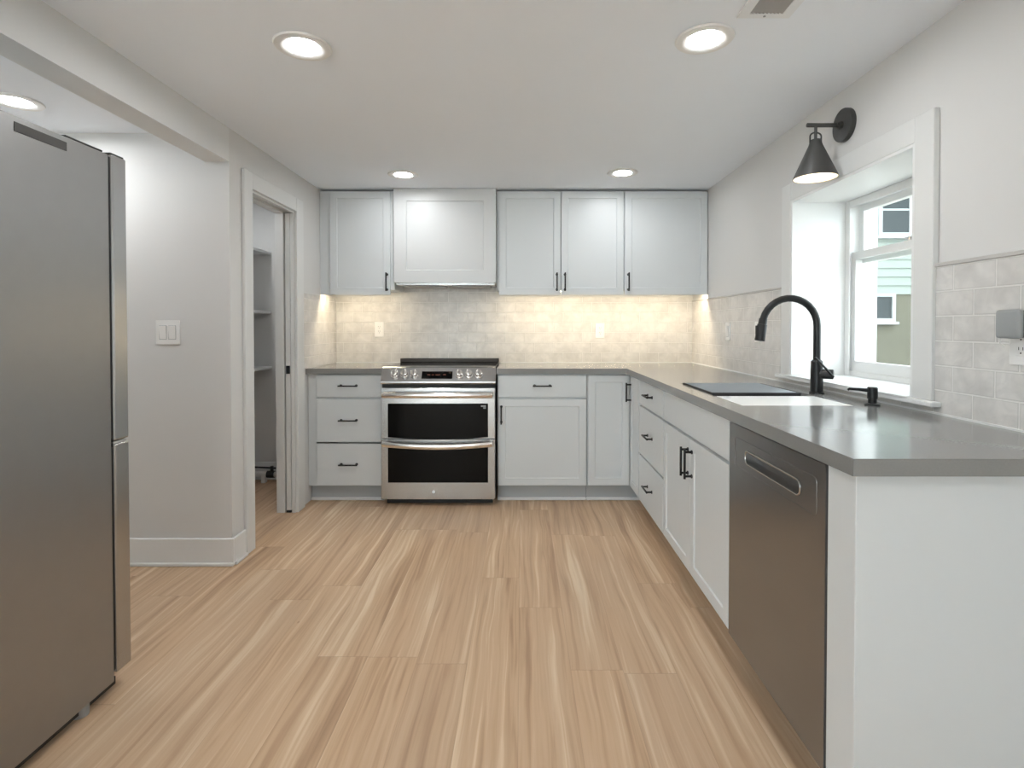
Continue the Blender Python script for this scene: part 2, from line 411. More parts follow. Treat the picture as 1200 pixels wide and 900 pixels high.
# frame and sashes
bm = BM(); iy0, iy1 = WY0+.012, WY1-.012; iz0, iz1 = WZ0+.004, WZ1-.012
def ring(bm, x0, x1, y0, y1, z0, z1, t, tb=None, tt=None):
    tb = t if tb is None else tb; tt = t if tt is None else tt
    grid_solid(bm, [y0, y0+t, y1-t, y1], [z0, z0+tb, z1-tt, z1], lambda u, v: not (y0+t < u < y1-t and z0+tb < v < z1-tt), x0, x1, lambda u, v, w: (w, u, v))
ring(bm, XW-.012, XW+.125, iy0, iy1, iz0, iz1, .022)
box(bm, XW-.018, XW-.012, iy0, iy0+.035, iz0, iz1, bev=.002); box(bm, XW-.018, XW-.012, iy1-.035, iy1, iz0, iz1, bev=.002); box(bm, XW-.018, XW-.012, iy0+.035, iy1-.035, iz1-.035, iz1, bev=.002)
wpart('window_frame', bm, M['trim'])
sy0, sy1, sz0, sz1 = iy0+.022, iy1-.022, iz0+.022, iz1-.022
bm = BM(); ring(bm, XW, XW+.03, sy0, sy1, sz0, 1.552, .034, .05, .034); lo = wpart('lower_sash', bm, M['trim'])
wpart('pane', B(XW+.013, XW+.017, sy0+.034, sy1-.034, sz0+.05, 1.518), M['pane'], lo)
bm = BM(); ring(bm, XW+.036, XW+.066, sy0, sy1, 1.50, sz1, .034, .036, .03); up = wpart('upper_sash', bm, M['trim'])
wpart('pane', B(XW+.049, XW+.053, sy0+.034, sy1-.034, 1.536, sz1-.03), M['pane'], up)
bm = BM(); cyl(bm, (XW+.012, 2.23, 1.552), (XW+.012, 2.23, 1.566), .014, .010); box(bm, XW+.004, XW+.02, 2.20, 2.26, 1.560, 1.568, bev=.002)
wpart('sash_lock', bm, M['steel'])

# ------------------------------------------------------------------ pantry contents
sh_txt = ['white pantry shelf, topmost of the three seen through the doorway', 'white pantry shelf, middle of the three seen through the doorway', 'white pantry shelf, lowest of the three seen through the doorway']
for k, z in enumerate((1.775, 1.318, .888)):
    o = obj('pantry_shelf', B(-2.25, -1.95, YH+.12, YB, z-.02, z, bev=.002), M['trim'])
    tag(o, sh_txt[k], 'shelf', 'pantry shelves')
t = thing('drain_pipe', 'pale pipe with black fittings low along the pantry back wall', 'pipe', (-2.05, 4.11, 0))
bm = BM(); tube(bm, [(-.19, 0, .075), (0, 0, .066), (.17, 0, .062)], .02); obj('pipe', bm, M['pipe'], t, True)
bm = BM(); tube(bm, [(-.19, -.01, .115), (-.05, -.01, .122), (.05, -.01, .118), (.17, -.01, .112)], .007, n=8); obj('hose', bm, M['black'], t, True)
bm = BM(); cyl(bm, (.10, 0, .063), (.155, 0, .062), .027); cyl(bm, (.135, 0, .085), (.135, 0, .125), .012); obj('fitting', bm, M['black'], t, True)
for x in (-.17, .06): obj('bracket', B(x, x+.03, -.02, .02, 0, .072), M['pipe'], t)

# ------------------------------------------------------------------ cabinet builders
def shaker(w, h, t=.02, st=.048, rec=.006, x0=0, z0=0):
    """door in local frame: front at y=-t, back at y=0"""
    bm = BM(); e = .0015
    def rect(a, y): return [bm.verts.new((x0+a, y, z0+a)), bm.verts.new((x0+w-a, y, z0+a)), bm.verts.new((x0+w-a, y, z0+h-a)), bm.verts.new((x0+a, y, z0+h-a))]
    R = [rect(0, 0), rect(0, -t+e), rect(e, -t), rect(st, -t), rect(st+.004, -t+rec)]
    for A, C in zip(R, R[1:]):
        for k in range(4): bm.faces.new((A[k], A[(k+1) % 4], C[(k+1) % 4], C[k]))
    bm.faces.new(R[0]); bm.faces.new(R[-1]); return bm
def slab(w, h, t=.02, x0=0, z0=0): return B(x0, x0+w, -t, 0, z0, z0+h, bev=.0015)
def pull(parent, x, z, vert=False, L=.128, y=-.02):
    bm = BM(); so = .032
    if vert:
        cyl(bm, (x, y-so, z-L/2), (x, y-so, z+L/2), .0052, n=14, bev=.0012)
        for s in (-1, 1): cyl(bm, (x, y, z+s*(L/2-.012)), (x, y-so, z+s*(L/2-.012)), .0052, n=12); cyl(bm, (x, y, z+s*(L/2-.012)), (x, y-.004, z+s*(L/2-.012)), .009, n=16)
    else:
        cyl(bm, (x-L/2, y-so, z), (x+L/2, y-so, z), .0052, n=14, bev=.0012)
        for s in (-1, 1): cyl(bm, (x+s*(L/2-.012), y, z), (x+s*(L/2-.012), y-so, z), .0052, n=12); cyl(bm, (x+s*(L/2-.012), y, z), (x+s*(L/2-.012), y-.004, z), .009, n=16)
    return obj('handle', bm, M['black'], parent, True)
G = .003; KZ = .112; TOP = CT-SLAB
Z1, Z2, Z3 = (.718, .868), (.413, .705), (.118, .402)
def carcass(t, w, depth, x0=0, name='carcass'):
    bm = BM(); pt = .016
    box(bm, x0, x0+pt, 0, depth, KZ, TOP); box(bm, x0+w-pt, x0+w, 0, depth, KZ, TOP)
    box(bm, x0+pt, x0+w-pt, 0, depth, KZ, KZ+pt); box(bm, x0+pt, x0+w-pt, depth-.01, depth, KZ+pt, TOP)
    box(bm, x0+pt, x0+w-pt, 0, .0085, TOP-pt, TOP); box(bm, x0+pt, x0+w-pt, .001, .009, .700, .722); box(bm, x0+pt, x0+w-pt, .003, .008, .722, TOP-pt)
    return obj(name, bm, M['cab'], t)
def kick(t, w, x0=0, y=.045):
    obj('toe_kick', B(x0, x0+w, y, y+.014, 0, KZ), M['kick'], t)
    if y < .05: obj('shoe_moulding', B(x0, x0+w, y-.014, y, 0, .020, bev=.004), M['trim'], t)
FRY = 3.65     # carcass front on the back run (doors stand 20 mm proud)

# three-drawer base left of range
def drawer(t, x0, w, zz, px=None):
    f = obj('drawer', slab(w, zz[1]-zz[0], x0=x0, z0=zz[0]), M['cab'], t); pull(f, (x0+w/2) if px is None else px, (zz[0]+zz[1])/2+.003); return f
t = thing('base_cabinet', 'pale grey three-drawer base cabinet left of the range', 'cabinet', (XL+.002, FRY, 0))
carcass(t, .508, .538); kick(t, .508)
obj('filler', B(0, .056, -.004, 0, KZ, TOP), M['cab'], t)
for zz in (Z1, Z2, Z3): drawer(t, .061, .438, zz)
# drawer + door base right of range
t = thing('base_cabinet', 'pale grey base cabinet with one drawer over one door, right of the range', 'cabinet', (-.164, FRY, 0))
carcass(t, .608, .538); kick(t, .608)
drawer(t, .006, .597, Z1)
dd = obj('door', shaker(.597, .705-.118, x0=.006, z0=.118), M['cab'], t); pull(dd, .006+.022, .602, True)
# corner cabinet
t = thing('corner_cabinet', 'pale grey corner base cabinet with a tall door on each side of the inside corner', 'cabinet', (.446, FRY, 0))
bm = BM(); box(bm, 0, .884, 0, .538, KZ, TOP); box(bm, .309, .884, -.297, 0, KZ, TOP); obj('carcass', bm, M['cab'], t)
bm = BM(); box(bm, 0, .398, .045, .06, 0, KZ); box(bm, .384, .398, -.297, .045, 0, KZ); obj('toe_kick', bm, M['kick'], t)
bm = BM(); box(bm, 0, .384, .031, .045, 0, .020, bev=.004); obj('shoe_moulding', bm, M['trim'], t)
obj('door', shaker(.280, .868-.118, x0=.006, z0=.118), M['cab'], t)
bm = shaker(.262, .868-.118, x0=0, z0=.118)
bm.transform(Matrix.Translation((.309, -.026, 0)) @ Matrix.Rotation(-PI/2, 4, 'Z'))
d2 = obj('door', bm, M['cab'], t)
bm = BM(); hy = -.026-.03; L = .128; zc = .755
cyl(bm, (.289-.032, hy, zc-L/2), (.289-.032, hy, zc+L/2), .0052, n=14)
for s in (-1, 1): cyl(bm, (.289, hy, zc+s*(L/2-.012)), (.289-.032, hy, zc+s*(L/2-.012)), .0052, n=12)
obj('handle', bm, M['black'], d2, True)
# side run (faces -X): local x runs towards the camera
SX = .755
def side(name, label, ynear_far, cat='cabinet'):
    return thing(name, label, cat, (SX, ynear_far, 0), -PI/2)
t = side('base_cabinet', 'pale grey three-drawer base cabinet between the corner cabinet and the sink cabinet', 3.351)
carcass(t, .575, .570); kick(t, .575, y=.075)
for zz in (Z1, Z2, Z3): drawer(t, .005, .565, zz)
t = side('sink_cabinet', 'pale grey double-door cabinet under the sink, beside the dishwasher', 2.774)
carcass(t, .880, .570); kick(t, .880, y=.075)
obj('false_front', slab(.872, Z1[1]-Z1[0], x0=.004, z0=Z1[0]), M['cab'], t)
for k in (0, 1):
    dd = obj('door', shaker(.4345, .705-.118, x0=.004+k*.4375, z0=.118), M['cab'], t)
    pull(dd, .4385-.026 if k == 0 else .4415+.026, .602, True)
# end panel
t = thing('end_panel', 'plain pale end panel closing the counter run beside the dishwasher', 'cabinet panel', (SX, 1.283, 0))
obj('panel', B(-.02, .575, -.108, 0, 0, TOP, bev=.0015), M['cab'], t)

# uppers
def upper(label, x0, x1, doors, z0=1.425, fill=None, ext=(0, 0)):
    """doors: list of (xa, xb, handle_x)"""
    t = thing('wall_cabinet', label, 'cabinet', (x0, 3.88, z0))
    w = x1-x0; top = CEIL-.012-z0
    bm = BM(); box(bm, -ext[0], w+ext[1], 0, YB-.01-3.88, .035, top); obj('carcass', bm, M['cab'], t)
    if fill: obj('filler', B(fill[0]-x0, fill[1]-x0, -.005, 0, 0, top), M['cab'], t)
    for xa, xb, hx in doors:
        d = obj('door', shaker(xb-xa, 2.163-z0, x0=xa-x0, z0=0), M['cab'], t); pull(d, hx-x0, .090, True, .132)
    return t
upper('pale grey single-door wall cabinet left of the range hood', XL+.002, -.9385, [(-1.371, -.941, -.963)], fill=(XL+.002, -1.374), ext=(0, .025))
upper('pale grey two-door wall cabinet right of the range hood', -.164, .7365, [(-.160, .281, .254), (.286, .733, .312)], ext=(.013, 0))
upper('wide single-door wall cabinet in the right corner', .738, XR-.003, [(.741, XR-.006, .766)])
# under-cabinet light bars, tucked behind the door edge
for (a, b, txt) in ((XL+.012, -.95, 'thin lit light bar under the wall cabinet left of the hood'), (-.15, .72, 'thin lit light bar under the two-door wall cabinet'), (.75, XR-.012, 'thin lit light bar under the corner wall cabinet')):
    t = thing('light_bar', txt, 'under-cabinet light', ((a+b)/2, 3.897, 1.4592)); w = (b-a)/2
    obj('housing', B(-w, w, -.010, .012, -.006, .0008), M['white_plastic'], t)
    obj('lens', B(-w+.01, w-.01, -.007, .009, -.008, -.006), M['strip'], t)

# range hood cover
t = thing('range_hood', 'panelled white hood cover above the range, between wall cabinets', 'range hood', (-.91, 3.86, 1.51))
obj('cover_box', B(0, .729, 0, YB-.01-3.86, 0, CEIL-.002-1.51), M['trim'], t)
obj('front_panel', shaker(.729, CEIL-.002-1.51, t=.022, st=.088, rec=.008), mat('hood_paint', (.66, .668, .668), .4), t)
bm = BM(); box(bm, .012, .717, .006, .30, -.016, 0); obj('insert', bm, M['steel'], t)
bm = BM()
for k in range(2): box(bm, .05+k*.33, .35+k*.33, .04, .27, -.022, -.016, bev=.002)
obj('filter', bm, mat('hood_filter', (.4, .4, .4), .4, metal=1, bump=.5, bscale=400), t)
obj('control_strip', B(.32, .41, -.001, .02, -.020, -.016), M['white_plastic'], t)

# ------------------------------------------------------------------ countertops
bm = BM(); grid_solid(bm, [XL, -.9365], [3.605, YB-.008], lambda u, v: True, TOP, CT, lambda u, v, w: (u, v, w))
bmesh.ops.bevel(bm, geom=bm.edges[:], offset=.002, segments=2, affect='EDGES')
tag(obj('countertop', bm, M['quartz']), 'short grey quartz countertop left of the range', 'countertop')
SKX0, SKX1, SKY0, SKY1 = .787, 1.192, 1.906, 2.66
bm = BM()
grid_solid(bm, [-.168, .705, SKX0, SKX1, XR-.008], [1.137, SKY0, SKY1, 3.605, YB-.008],
           lambda u, v: (v > 3.605 or u > .705) and not (SKX0 < u < SKX1 and SKY0 < v < SKY1), TOP, CT, lambda u, v, w: (u, v, w))
sharp = [e for e in bm.edges if len(e.link_faces) == 2 and e.calc_face_angle(0) > 1]
bmesh.ops.bevel(bm, geom=sharp, offset=.0018, segments=2, affect='EDGES')
tag(obj('countertop', bm, M['quartz']), 'long L-shaped grey quartz countertop with the sink and tap', 'countertop')

# ------------------------------------------------------------------ sink and what is on it
t = thing('kitchen_sink', 'white rectangular undermount sink under the window', 'sink', ((SKX0+SKX1)/2, (SKY0+SKY1)/2, TOP-.22))
hx, hy = (SKX1-SKX0)/2+.003, (SKY1-SKY0)/2+.003
bm = BM()
grid_solid(bm, [-hx-.008, -hx, hx, hx+.008], [-hy-.008, -hy, hy, hy+.008], lambda u, v: not (abs(u) < hx and abs(v) < hy), .012, .2195, lambda u, v, w: (u, v, w))
box(bm, -hx-.008, hx+.008, -hy-.008, hy+.008, 0, .012)
obj('basin', bm, M['sinkwhite'], t)
bm = BM(); cyl(bm, (0, .1, .012), (0, .1, .016), .045, n=32); obj('drain', bm, M['steel'], t, True)
bm = BM(); cyl(bm, (-.09, hy-.004, .145), (-.09, hy, .145), .012, n=20); obj('overflow', bm, M['device_dark'], t, True)
t = thing('drying_rack', 'flat dark-edged drying rack laid over the far end of the sink', 'drying rack', (.972, 2.425, CT-.004))
obj('end_rail', B(-.182, .182, -.212, -.200, -.006, .012, bev=.002), M['blackplastic'], t)
obj('frame', (lambda bm: grid_solid(bm, [-.182, -.170, .170, .182], [-.20, -.186, .186, .20], lambda u, v: not (abs(u) < .170 and abs(v) < .186), 0.0, .010, lambda u, v, w: (u, v, w)))(BM()), M['blackplastic'], t)
bm = BM()
for k in range(26):
    y = -.18+k*.0144; cyl(bm, (-.175, y, .006), (.175, y, .006), .0058, n=10)
obj('rods', bm, M['mat_top'], t, True)

t = thing('cutting_board', 'white board set flush over the near end of the sink', 'cutting board', (.989, 2.045, CT-.022))
obj('board', B(-.198, .198, -.137, .135, 0, .021, bev=.003, seg=2), mat('white_board', (.90, .90, .89), .22), t)
bm = BM(); cyl(bm, (-.165, .085, .021), (-.165, .085, .0216), .009, n=24); obj('finger_hole', bm, M['device'], t)
# faucet
t = thing('kitchen_faucet', 'matt black gooseneck tap behind the sink', 'tap', (1.243, 2.26, CT))
bm = BM(); lathe(bm, [(0, 0), (.029, 0), (.029, .006), (.0245, .008), (.0235, .10), (.0225, .135), (.016, .142), (0, .142)], 32); obj('body', bm, M['black'], t, True)
bm = BM(); R = .115; top = .285
pts = [(0, 0, .13), (0, 0, .2), (0, 0, top)]
for k in range(1, 15):
    a = k*PI*.93/14; pts.append((-R+R*math.cos(a), 0, top+R*math.sin(a)))
tube(bm, pts, .0145, n=20); obj('spout', bm, M['black'], t, True)
a = PI*.93; p0 = Vector((-R+R*math.cos(a), 0, top+R*math.sin(a))); dv = Vector((-.16, 0, -1)).normalized()
bm = BM(); cyl(bm, p0-dv*.004, p0+dv*.02, .0165, .0175, n=24); cyl(bm, p0+dv*.02, p0+dv*.090, .0195, .0205, n=24, bev=.002)
obj('spray_head', bm, M['black'], t, True)
obj('spray_button', B(-.0035, .0035, -.007, .007, -.02, .02, bev=.002), M['blackplastic'], t, loc=tuple(p0+dv*.045+Vector((-.020, 0, 0))))
bm = BM(); ax = Vector((.80, -.6, 0)).normalized(); c = Vector((0, 0, .083))
cyl(bm, c, c+ax*.062, .0205, n=28, bev=.003); h = obj('handle_hub', bm, M['black'], t, True)
bm = BM(); q = c+ax*.053
tube(bm, [q+Vector((.0, -.016, -.010)), q+Vector((-.036, -.024, .026)), q+Vector((-.082, -.028, .072))], [.0050, .0045, .0040], n=12); obj('lever', bm, M['black'], h, True)
# soap dispenser
t = thing('soap_dispenser', 'small black soap pump on the counter near the window', 'soap dispenser', (1.254, 1.917, CT))
bm = BM(); lathe(bm, [(0, 0), (.024, 0), (.024, .005), (.014, .008), (.014, .022), (.0165, .024), (.0165, .062), (.014, .065), (0, .065)], 28); obj('body', bm, M['black'], t, True)
bm = BM(); tube(bm, [(-.012, 0, .053), (-.05, 0, .057), (-.083, 0, .0585), (-.088, 0, .055)], [.007, .0055, .0045, .004], n=12); obj('nozzle', bm, M['black'], t, True)

# ------------------------------------------------------------------ range
RX, RY = -.553, 3.555
t = thing('range_oven', 'stainless steel double-oven range with six knobs between the drawers and cabinets', 'oven range', (RX, RY, 0))
HW = .3785
bm = BM(); box(bm, -HW, HW, .05, .63, .045, .90); obj('body', bm, mat('range_side', (.05, .05, .05), .5), t)
bm = BM(); box(bm, -HW+.02, HW-.02, .075, .10, .0, .045); obj('base', bm, M['blackplastic'], t)
for sx in (-1, 1):
    for yy in (.12, .58): obj('foot', cyl(BM(), (sx*.33, yy, 0), (sx*.33, yy, .045), .018), M['blackplastic'], t)
bm = BM(); box(bm, -HW, HW, .068, .628, .90, .922, bev=.003); obj('cooktop', bm, M['glassblack'], t)
bm = BM(); box(bm, -HW, HW, .575, .628, .922, .951, bev=.003); obj('rear_trim', bm, mat('rear_trim_metal', (.045, .038, .033), .35, metal=.6), t)
for k in range(3): obj('rear_vent', B(-.25+k*.17, -.17+k*.17, .59, .61, .9505, .9525), M['steel'], t)
# sloped control panel
prof = [(.006, .814), (.002, .822), (.002, .832), (.052, .918), (.066, .926), (.075, .924), (.075, .814)]
bm = prism(BM(), prof, -HW-.003, HW+.003); obj('control_panel', bm, M['steel'], t)
n = Vector((0, -(.918-.832), (.052-.002))).normalized()
def onp(x, s):   # point on slope, s from 0 (low) to 1 (high)
    return Vector((x, .002+.05*s, .832+.086*s))
up = Vector((0, .05, .086)).normalized()
for px in (463.3, 474.9, 486.5, 539.3, 550.6, 562.2):
    x = (px-514.5)/176.0; c = onp(x, .50)
    bm = BM(); cyl(bm, c, c+n*.010, .0285, .0275, n=32, bev=.002); cyl(bm, c+n*.010, c+n*.036, .0245, .022, n=32, bev=.003)
    k = obj('knob', bm, M['steel_bright'], t, True)
    nb = B(-.0022, .0022, -.015, .015, 0, .003, bev=.0008)
    rot = Matrix((( 1, 0, 0, 0), (0, up.y, n.y, 0), (0, up.z, n.z, 0), (0, 0, 0, 1)))
    nb.transform(Matrix.Translation(c+n*.036) @ rot); obj('pointer', nb, M['device_dark'], k)
def plate(x0, x1, s0, s1, th, m, name, off=.0):
    nb = B(x0, x1, -(s1-s0)*.0995/2, (s1-s0)*.0995/2, off, th, bev=.0006); rot = Matrix(((1, 0, 0, 0), (0, up.y, n.y, 0), (0, up.z, n.z, 0), (0, 0, 0, 1)))
    nb.transform(Matrix.Translation(onp(0, (s0+s1)/2)) @ rot); return nb
dp = obj('display', plate(-.111, .093, .20, .74, .002, None, ''), M['glassblack'], t)
bm = BM()
for (a, b) in ((-.075, -.055), (-.045, -.03), (-.02, .012), (.03, .05)):
    merge(bm, plate(a, b, .44, .52, .0026, None, '', .0018))
obj('lit_icons', bm, M['display'], dp)
obj('gap_trim', B(-HW+.002, HW-.002, .03, .06, .790, .815), M['blackplastic'], t)
# curved handle
def ohandle(parent, z, zc, name='handle', r=.0155):
    bm = BM(); pts = []; rs = []
    for k in range(25):
        u = -1+k/12; x = u*.362
        pts.append((x, -.048+.012*u*u, z+(zc)*(1-u*u)))
    rings = []
    for p in pts:
        rr = []
        for a in range(12):
            th = a*2*PI/12; rr.append(bm.verts.new((p[0], p[1]+.009*math.cos(th), p[2]+.019*math.sin(th))))
        rings.append(rr)
    for A, C in zip(rings, rings[1:]):
        for k in range(12): bm.faces.new((A[k], A[(k+1) % 12], C[(k+1) % 12], C[k]))
    bm.faces.new(rings[0]); bm.faces.new(rings[-1][::-1])
    for s in (-1, 1): box(bm, s*.352-.012, s*.352+.012, -.040, .012, z-.015, z+.015, bev=.003)
    return obj(name, bm, M['steel_bright'], parent, True)
def odoor(name, z0, z1, gz0, gz1, arc, hz, hc):
    # front skin with window opening; window bottom may bow
    bm = B(-HW, HW, 0, .05, z0, z1, bev=.003); d = obj(name, bm, M['steel'], t)
    bm = BM(); N_ = 24; lo_ = []; hi_ = []
    for y in (-.003, .002):
        L_ = [bm.verts.new((-.332+.664*k/N_, y, gz0-arc*(1-(2*k/N_-1)**2))) for k in range(N_+1)]
        U_ = [bm.verts.new((-.332+.664*k/N_, y, gz1)) for k in range(N_+1)]
        for k in range(N_): bm.faces.new((L_[k], L_[k+1], U_[k+1], U_[k]))
        lo_.append(L_); hi_.append(U_)
    for k in range(N_):
        bm.faces.new((lo_[0][k], lo_[0][k+1], lo_[1][k+1], lo_[1][k])); bm.faces.new((hi_[0][k], hi_[0][k+1], hi_[1][k+1], hi_[1][k]))
    for k in (0, N_): bm.faces.new((lo_[0][k], lo_[1][k], hi_[1][k], hi_[0][k]))
    obj('oven_window', bm, M['glassblack'], d); ohandle(d, hz, hc); return d
ud = odoor('upper_oven_door', .4525, .789, .462, .686, .013, .745, .0)
ld = odoor('lower_oven_door', .047, .4485, .160, .396, .0, .423, -.016)
bm = BM(); box(bm, .285, .318, -.0045, -.003, .664, .674); box(bm, .300, .318, -.0045, -.003, .652, .661); obj('printed_mark', bm, M['device'], ud)
bm = BM(); cyl(bm, (-.03, 0, .098), (-.03, -.0015, .098), .010, n=28); obj('round_emblem', bm, M['white_plastic'], ld, True)

# ------------------------------------------------------------------ dishwasher
t = thing('dishwasher', 'dark stainless steel dishwasher with a recessed pocket handle', 'dishwasher', (SX, 1.888, 0), -PI/2)
w = .601
obj('tub', B(.004, w-.004, .012, .565, .10, .866), M['blackplastic'], t)
obj('toe_panel', B(.004, w-.004, .075, .089, .0, .10), M['blackplastic'], t)
# door front with handle pocket
hx0, hx1, hz0, hz1 = .140, .478, .752, .786
bm = BM(); nb = bmesh.new()
grid_solid(nb, [.002, hx0, hx1, w-.002], [.112, hz0, hz1, .861], lambda u, v: not (hx0 < u < hx1 and hz0 < v < hz1), -.022, .010, lambda u, v, ww: (u, ww, v))
sh = [e for e in nb.edges if len(e.link_faces) == 2 and e.calc_face_angle(0) > 1]
bmesh.ops.bevel(nb, geom=sh, offset=.002, segments=2, affect='EDGES')
merge(bm, nb)
box(bm, hx0-.002, hx1+.002, .0095, .0115, hz0-.002, hz1+.002)
dd = obj('door', bm, M['dw'], t)
# raised rounded lip round the pocket
pts = []
def rr(x0, x1, z0, z1, r, y, nseg=6):
    P = []
    for cx_, cz_, a0 in ((x1-r, z1-r, 0), (x0+r, z1-r, PI/2), (x0+r, z0+r, PI), (x1-r, z0+r, 3*PI/2)):
        for k in range(nseg+1): a = a0+k*PI/2/nseg; P.append((cx_+r*math.cos(a), y, cz_+r*math.sin(a)))
    return P
P = rr(hx0-.004, hx1+.004, hz0-.004, hz1+.004, .018, -.023); P.append(P[0])
bm = BM(); tube(bm, P, .0028, n=8); obj('handle_rim', bm, M['steel'], dd, True)
bm = BM(); P = rr(hx0+.001, hx1-.001, hz0+.001, hz1-.001, .017, 0)
box(bm, hx0+.002, hx1-.002, -.010, .009, hz1-.012, hz1-.001, bev=.003); obj('grip', bm, M['steel'], dd, True)
P = rr(.050, .560, .722, .818, .012, -.0222); P.append(P[0])
bm = BM(); tube(bm, P, .0010, n=6); obj('inset_line', bm, M['dw'], dd, True)

# ------------------------------------------------------------------ refrigerator
FX = -1.326
t = thing('refrigerator', 'tall grey steel refrigerator at the left, seen from its side', 'refrigerator', (FX, 1.735, 0))
obj('body', B(-.88, 0, -.66, 0, .038, 1.748, bev=.004, seg=2), M['fridge'], t)
dm = M['steel']
for nm, z0, z1 in (('fridge_door', .822, 1.752), ('freezer_drawer', .062, .812)):
    d = obj(nm, B(-.88, .004, .008, .072, z0, z1, bev=.006, seg=3), dm, t)
    obj('gasket', B(-.87, -.004, .0, .0085, z0+.01, z1-.01), M['blackplastic'], d)
    if nm == 'fridge_door': obj('top_cap', B(-.875, -.001, .010, .066, 1.752, 1.757), M['blackplastic'], d)
    bm = BM(); hz = .70 if z0 < .5 else 1.0
    if z0 < .5: cyl(bm, (-.8, .115, hz), (-.08, .115, hz), .012); [cyl(bm, (x, .07, hz), (x, .115, hz), .009) for x in (-.76, -.12)]
    else: cyl(bm, (-.47, .115, .95), (-.47, .115, 1.55), .012); [cyl(bm, (-.47, .07, z), (-.47, .115, z), .009) for z in (1.0, 1.5)]
    obj('handle', bm, dm, d, True)
obj('hinge_cover', B(-.10, -.002, -.16, -.02, 1.748, 1.754, bev=.002), M['blackplastic'], t)
obj('middle_hinge', B(-.05, .002, .004, .06, .8135, .8205), M['steel_bright'], t)
obj('side_strip', B(-.001, .0015, -.322, -.160, 1.706, 1.731), mat('dark_strip', (.055, .05, .045), .6), t)
for x, y in ((-.05, -.10), (-.05, -.55), (-.83, -.10), (-.83, -.55)): obj('foot', cyl(BM(), (x+.02, y, 0), (x+.02, y, .038), .022), M['device'], t)
obj('base_grille', B(-.86, -.02, -.6, .03, .012, .037), M['blackplastic'], t)

# ------------------------------------------------------------------ ceiling fixtures
def canlight(x, y, z, label, group='recessed ceiling lights', lens='lens'):
    t = thing('ceiling_light', label, 'recessed light', (x, y, z), 0, group)
    bm = BM(); lathe(bm, [(.056, -.001), (.096, -.001), (.098, -.003), (.094, -.008), (.074, -.010), (.055, -.004)], 48, closed=True)
    obj('trim_ring', bm, M['white_plastic'], t, True)
    bm = BM(); cyl(bm, (0, 0, -.0025), (0, 0, -.005), .056, n=48); obj('lens', bm, M[lens], t)
canlight(-.766, 1.90, CEIL, 'near left recessed ceiling light, beside the beam')
canlight(.626, 1.853, CEIL, 'near right recessed ceiling light, next to the ceiling vent')
canlight(-.764, 3.49, CEIL, 'far left recessed ceiling light, in front of the range hood', lens='lens_far')
canlight(.646, 3.45, CEIL, 'far right recessed ceiling light, in front of the wall cabinets', lens='lens_far')
canlight(-2.15, 2.30, HCEIL, 'recessed ceiling light beyond the beam, above the refrigerator')
# unseen lights added to brighten the room and hall; then the pantry light
canlight(-.766, -.6, CEIL, 'added unseen ceiling light behind the viewpoint, left')
canlight(.626, -.6, CEIL, 'added unseen ceiling light behind the viewpoint, right')
canlight(-2.4, -.3, HCEIL, 'added unseen ceiling light in the rear of the hall')
canlight(-1.95, 3.35, CEIL, 'recessed ceiling light inside the pantry')
# register
t = thing('ceiling_vent', 'white ceiling air register with grey louvres beside the near right light', 'air vent', (.766, 1.58, CEIL))
bm = BM(); grid_solid(bm, [-.083, -.052, .052, .083], [-.155, -.118, .118, .142], lambda u, v: not (abs(u) < .052 and abs(v) < .118), -.007, -.0005, lambda u, v, w: (u, v, w)); obj('frame', bm, M['vent'], t)
obj('backing', B(-.052, .052, -.118, .118, -.002, -.0008), M['ventdark'], t)
for k in range(9):
    x = -.046+k*.0115; nb = B(-.0045, .0045, -.117, .117, -.0005, .0005); nb.transform(Matrix.Translation((x, 0, -.0052)) @ Matrix.Rotation(.5, 4, 'Y')); obj('louvre', nb, M['ventdark'], t)
bm = BM(); cyl(bm, (0, .130, -.007), (0, .130, -.0085), .004); obj('screw', bm, M['device'], t)

# ------------------------------------------------------------------ wall sconce
t = thing('wall_sconce', 'black cone-shade wall lamp on an arm above the window', 'wall lamp', (XR, 2.227, 2.024))
bm = BM(); cyl(bm, (0, 0, 0), (-.022, 0, 0), .067, n=48, bev=.003); obj('backplate', bm, M['sconce'], t, True)
bm = BM(); cyl(bm, (-.022, 0, 0), (-.165, 0, 0), .0085, n=18, bev=.002); cyl(bm, (-.022, 0, 0), (-.034, 0, 0), .015, n=20); cyl(bm, (-.04, -.008, 0), (-.04, -.014, 0), .006, n=12); obj('arm', bm, M['sconce'], t, True)
cx = -.128; st_ = -.07
bm = BM(); cyl(bm, (cx, 0, -.006), (cx, 0, st_), .006, n=14); obj('stem', bm, M['sconce'], t, True)
bm = BM(); Pk = []
for k in range(13):
    a = PI*k/12; Pk.append((cx+.023*math.cos(a), 0, -.046+.016*math.sin(a)))
Pk = [(cx+.023, 0, -.075)]+Pk+[(cx-.023, 0, -.075)]
tube(bm, Pk, .0032, n=8); obj('yoke', bm, M['sconce'], t, True)
bm = BM(); lathe(bm, [(.0, -.060), (.019, -.060), (.021, -.063), (.026, -.082), (.084, -.214), (.0845, -.218), (.0825, -.218), (.0245, -.085), (.019, -.066), (.0, -.066)], 48, c=(cx, 0, 0)); sh = obj('shade', bm, M['sconce'], t, True)
bm = BM(); lathe(bm, [(.023, -.0865), (.0813, -.217)], 48, c=(cx, 0, 0)); obj('shade_lining', bm, M['sconce_in'], sh, True)
bm = BM(); lathe(bm, [(.0, -.100), (.012, -.105), (.014, -.125), (.027, -.15), (.030, -.17), (.022, -.19), (.0, -.198)], 24, c=(cx, 0, 0)); obj('bulb', bm, M['bulb'], t, True)
bm = BM(); cyl(bm, (cx, 0, -.066), (cx, 0, -.108), .014); obj('socket', bm, M['white_plastic'], t, True)

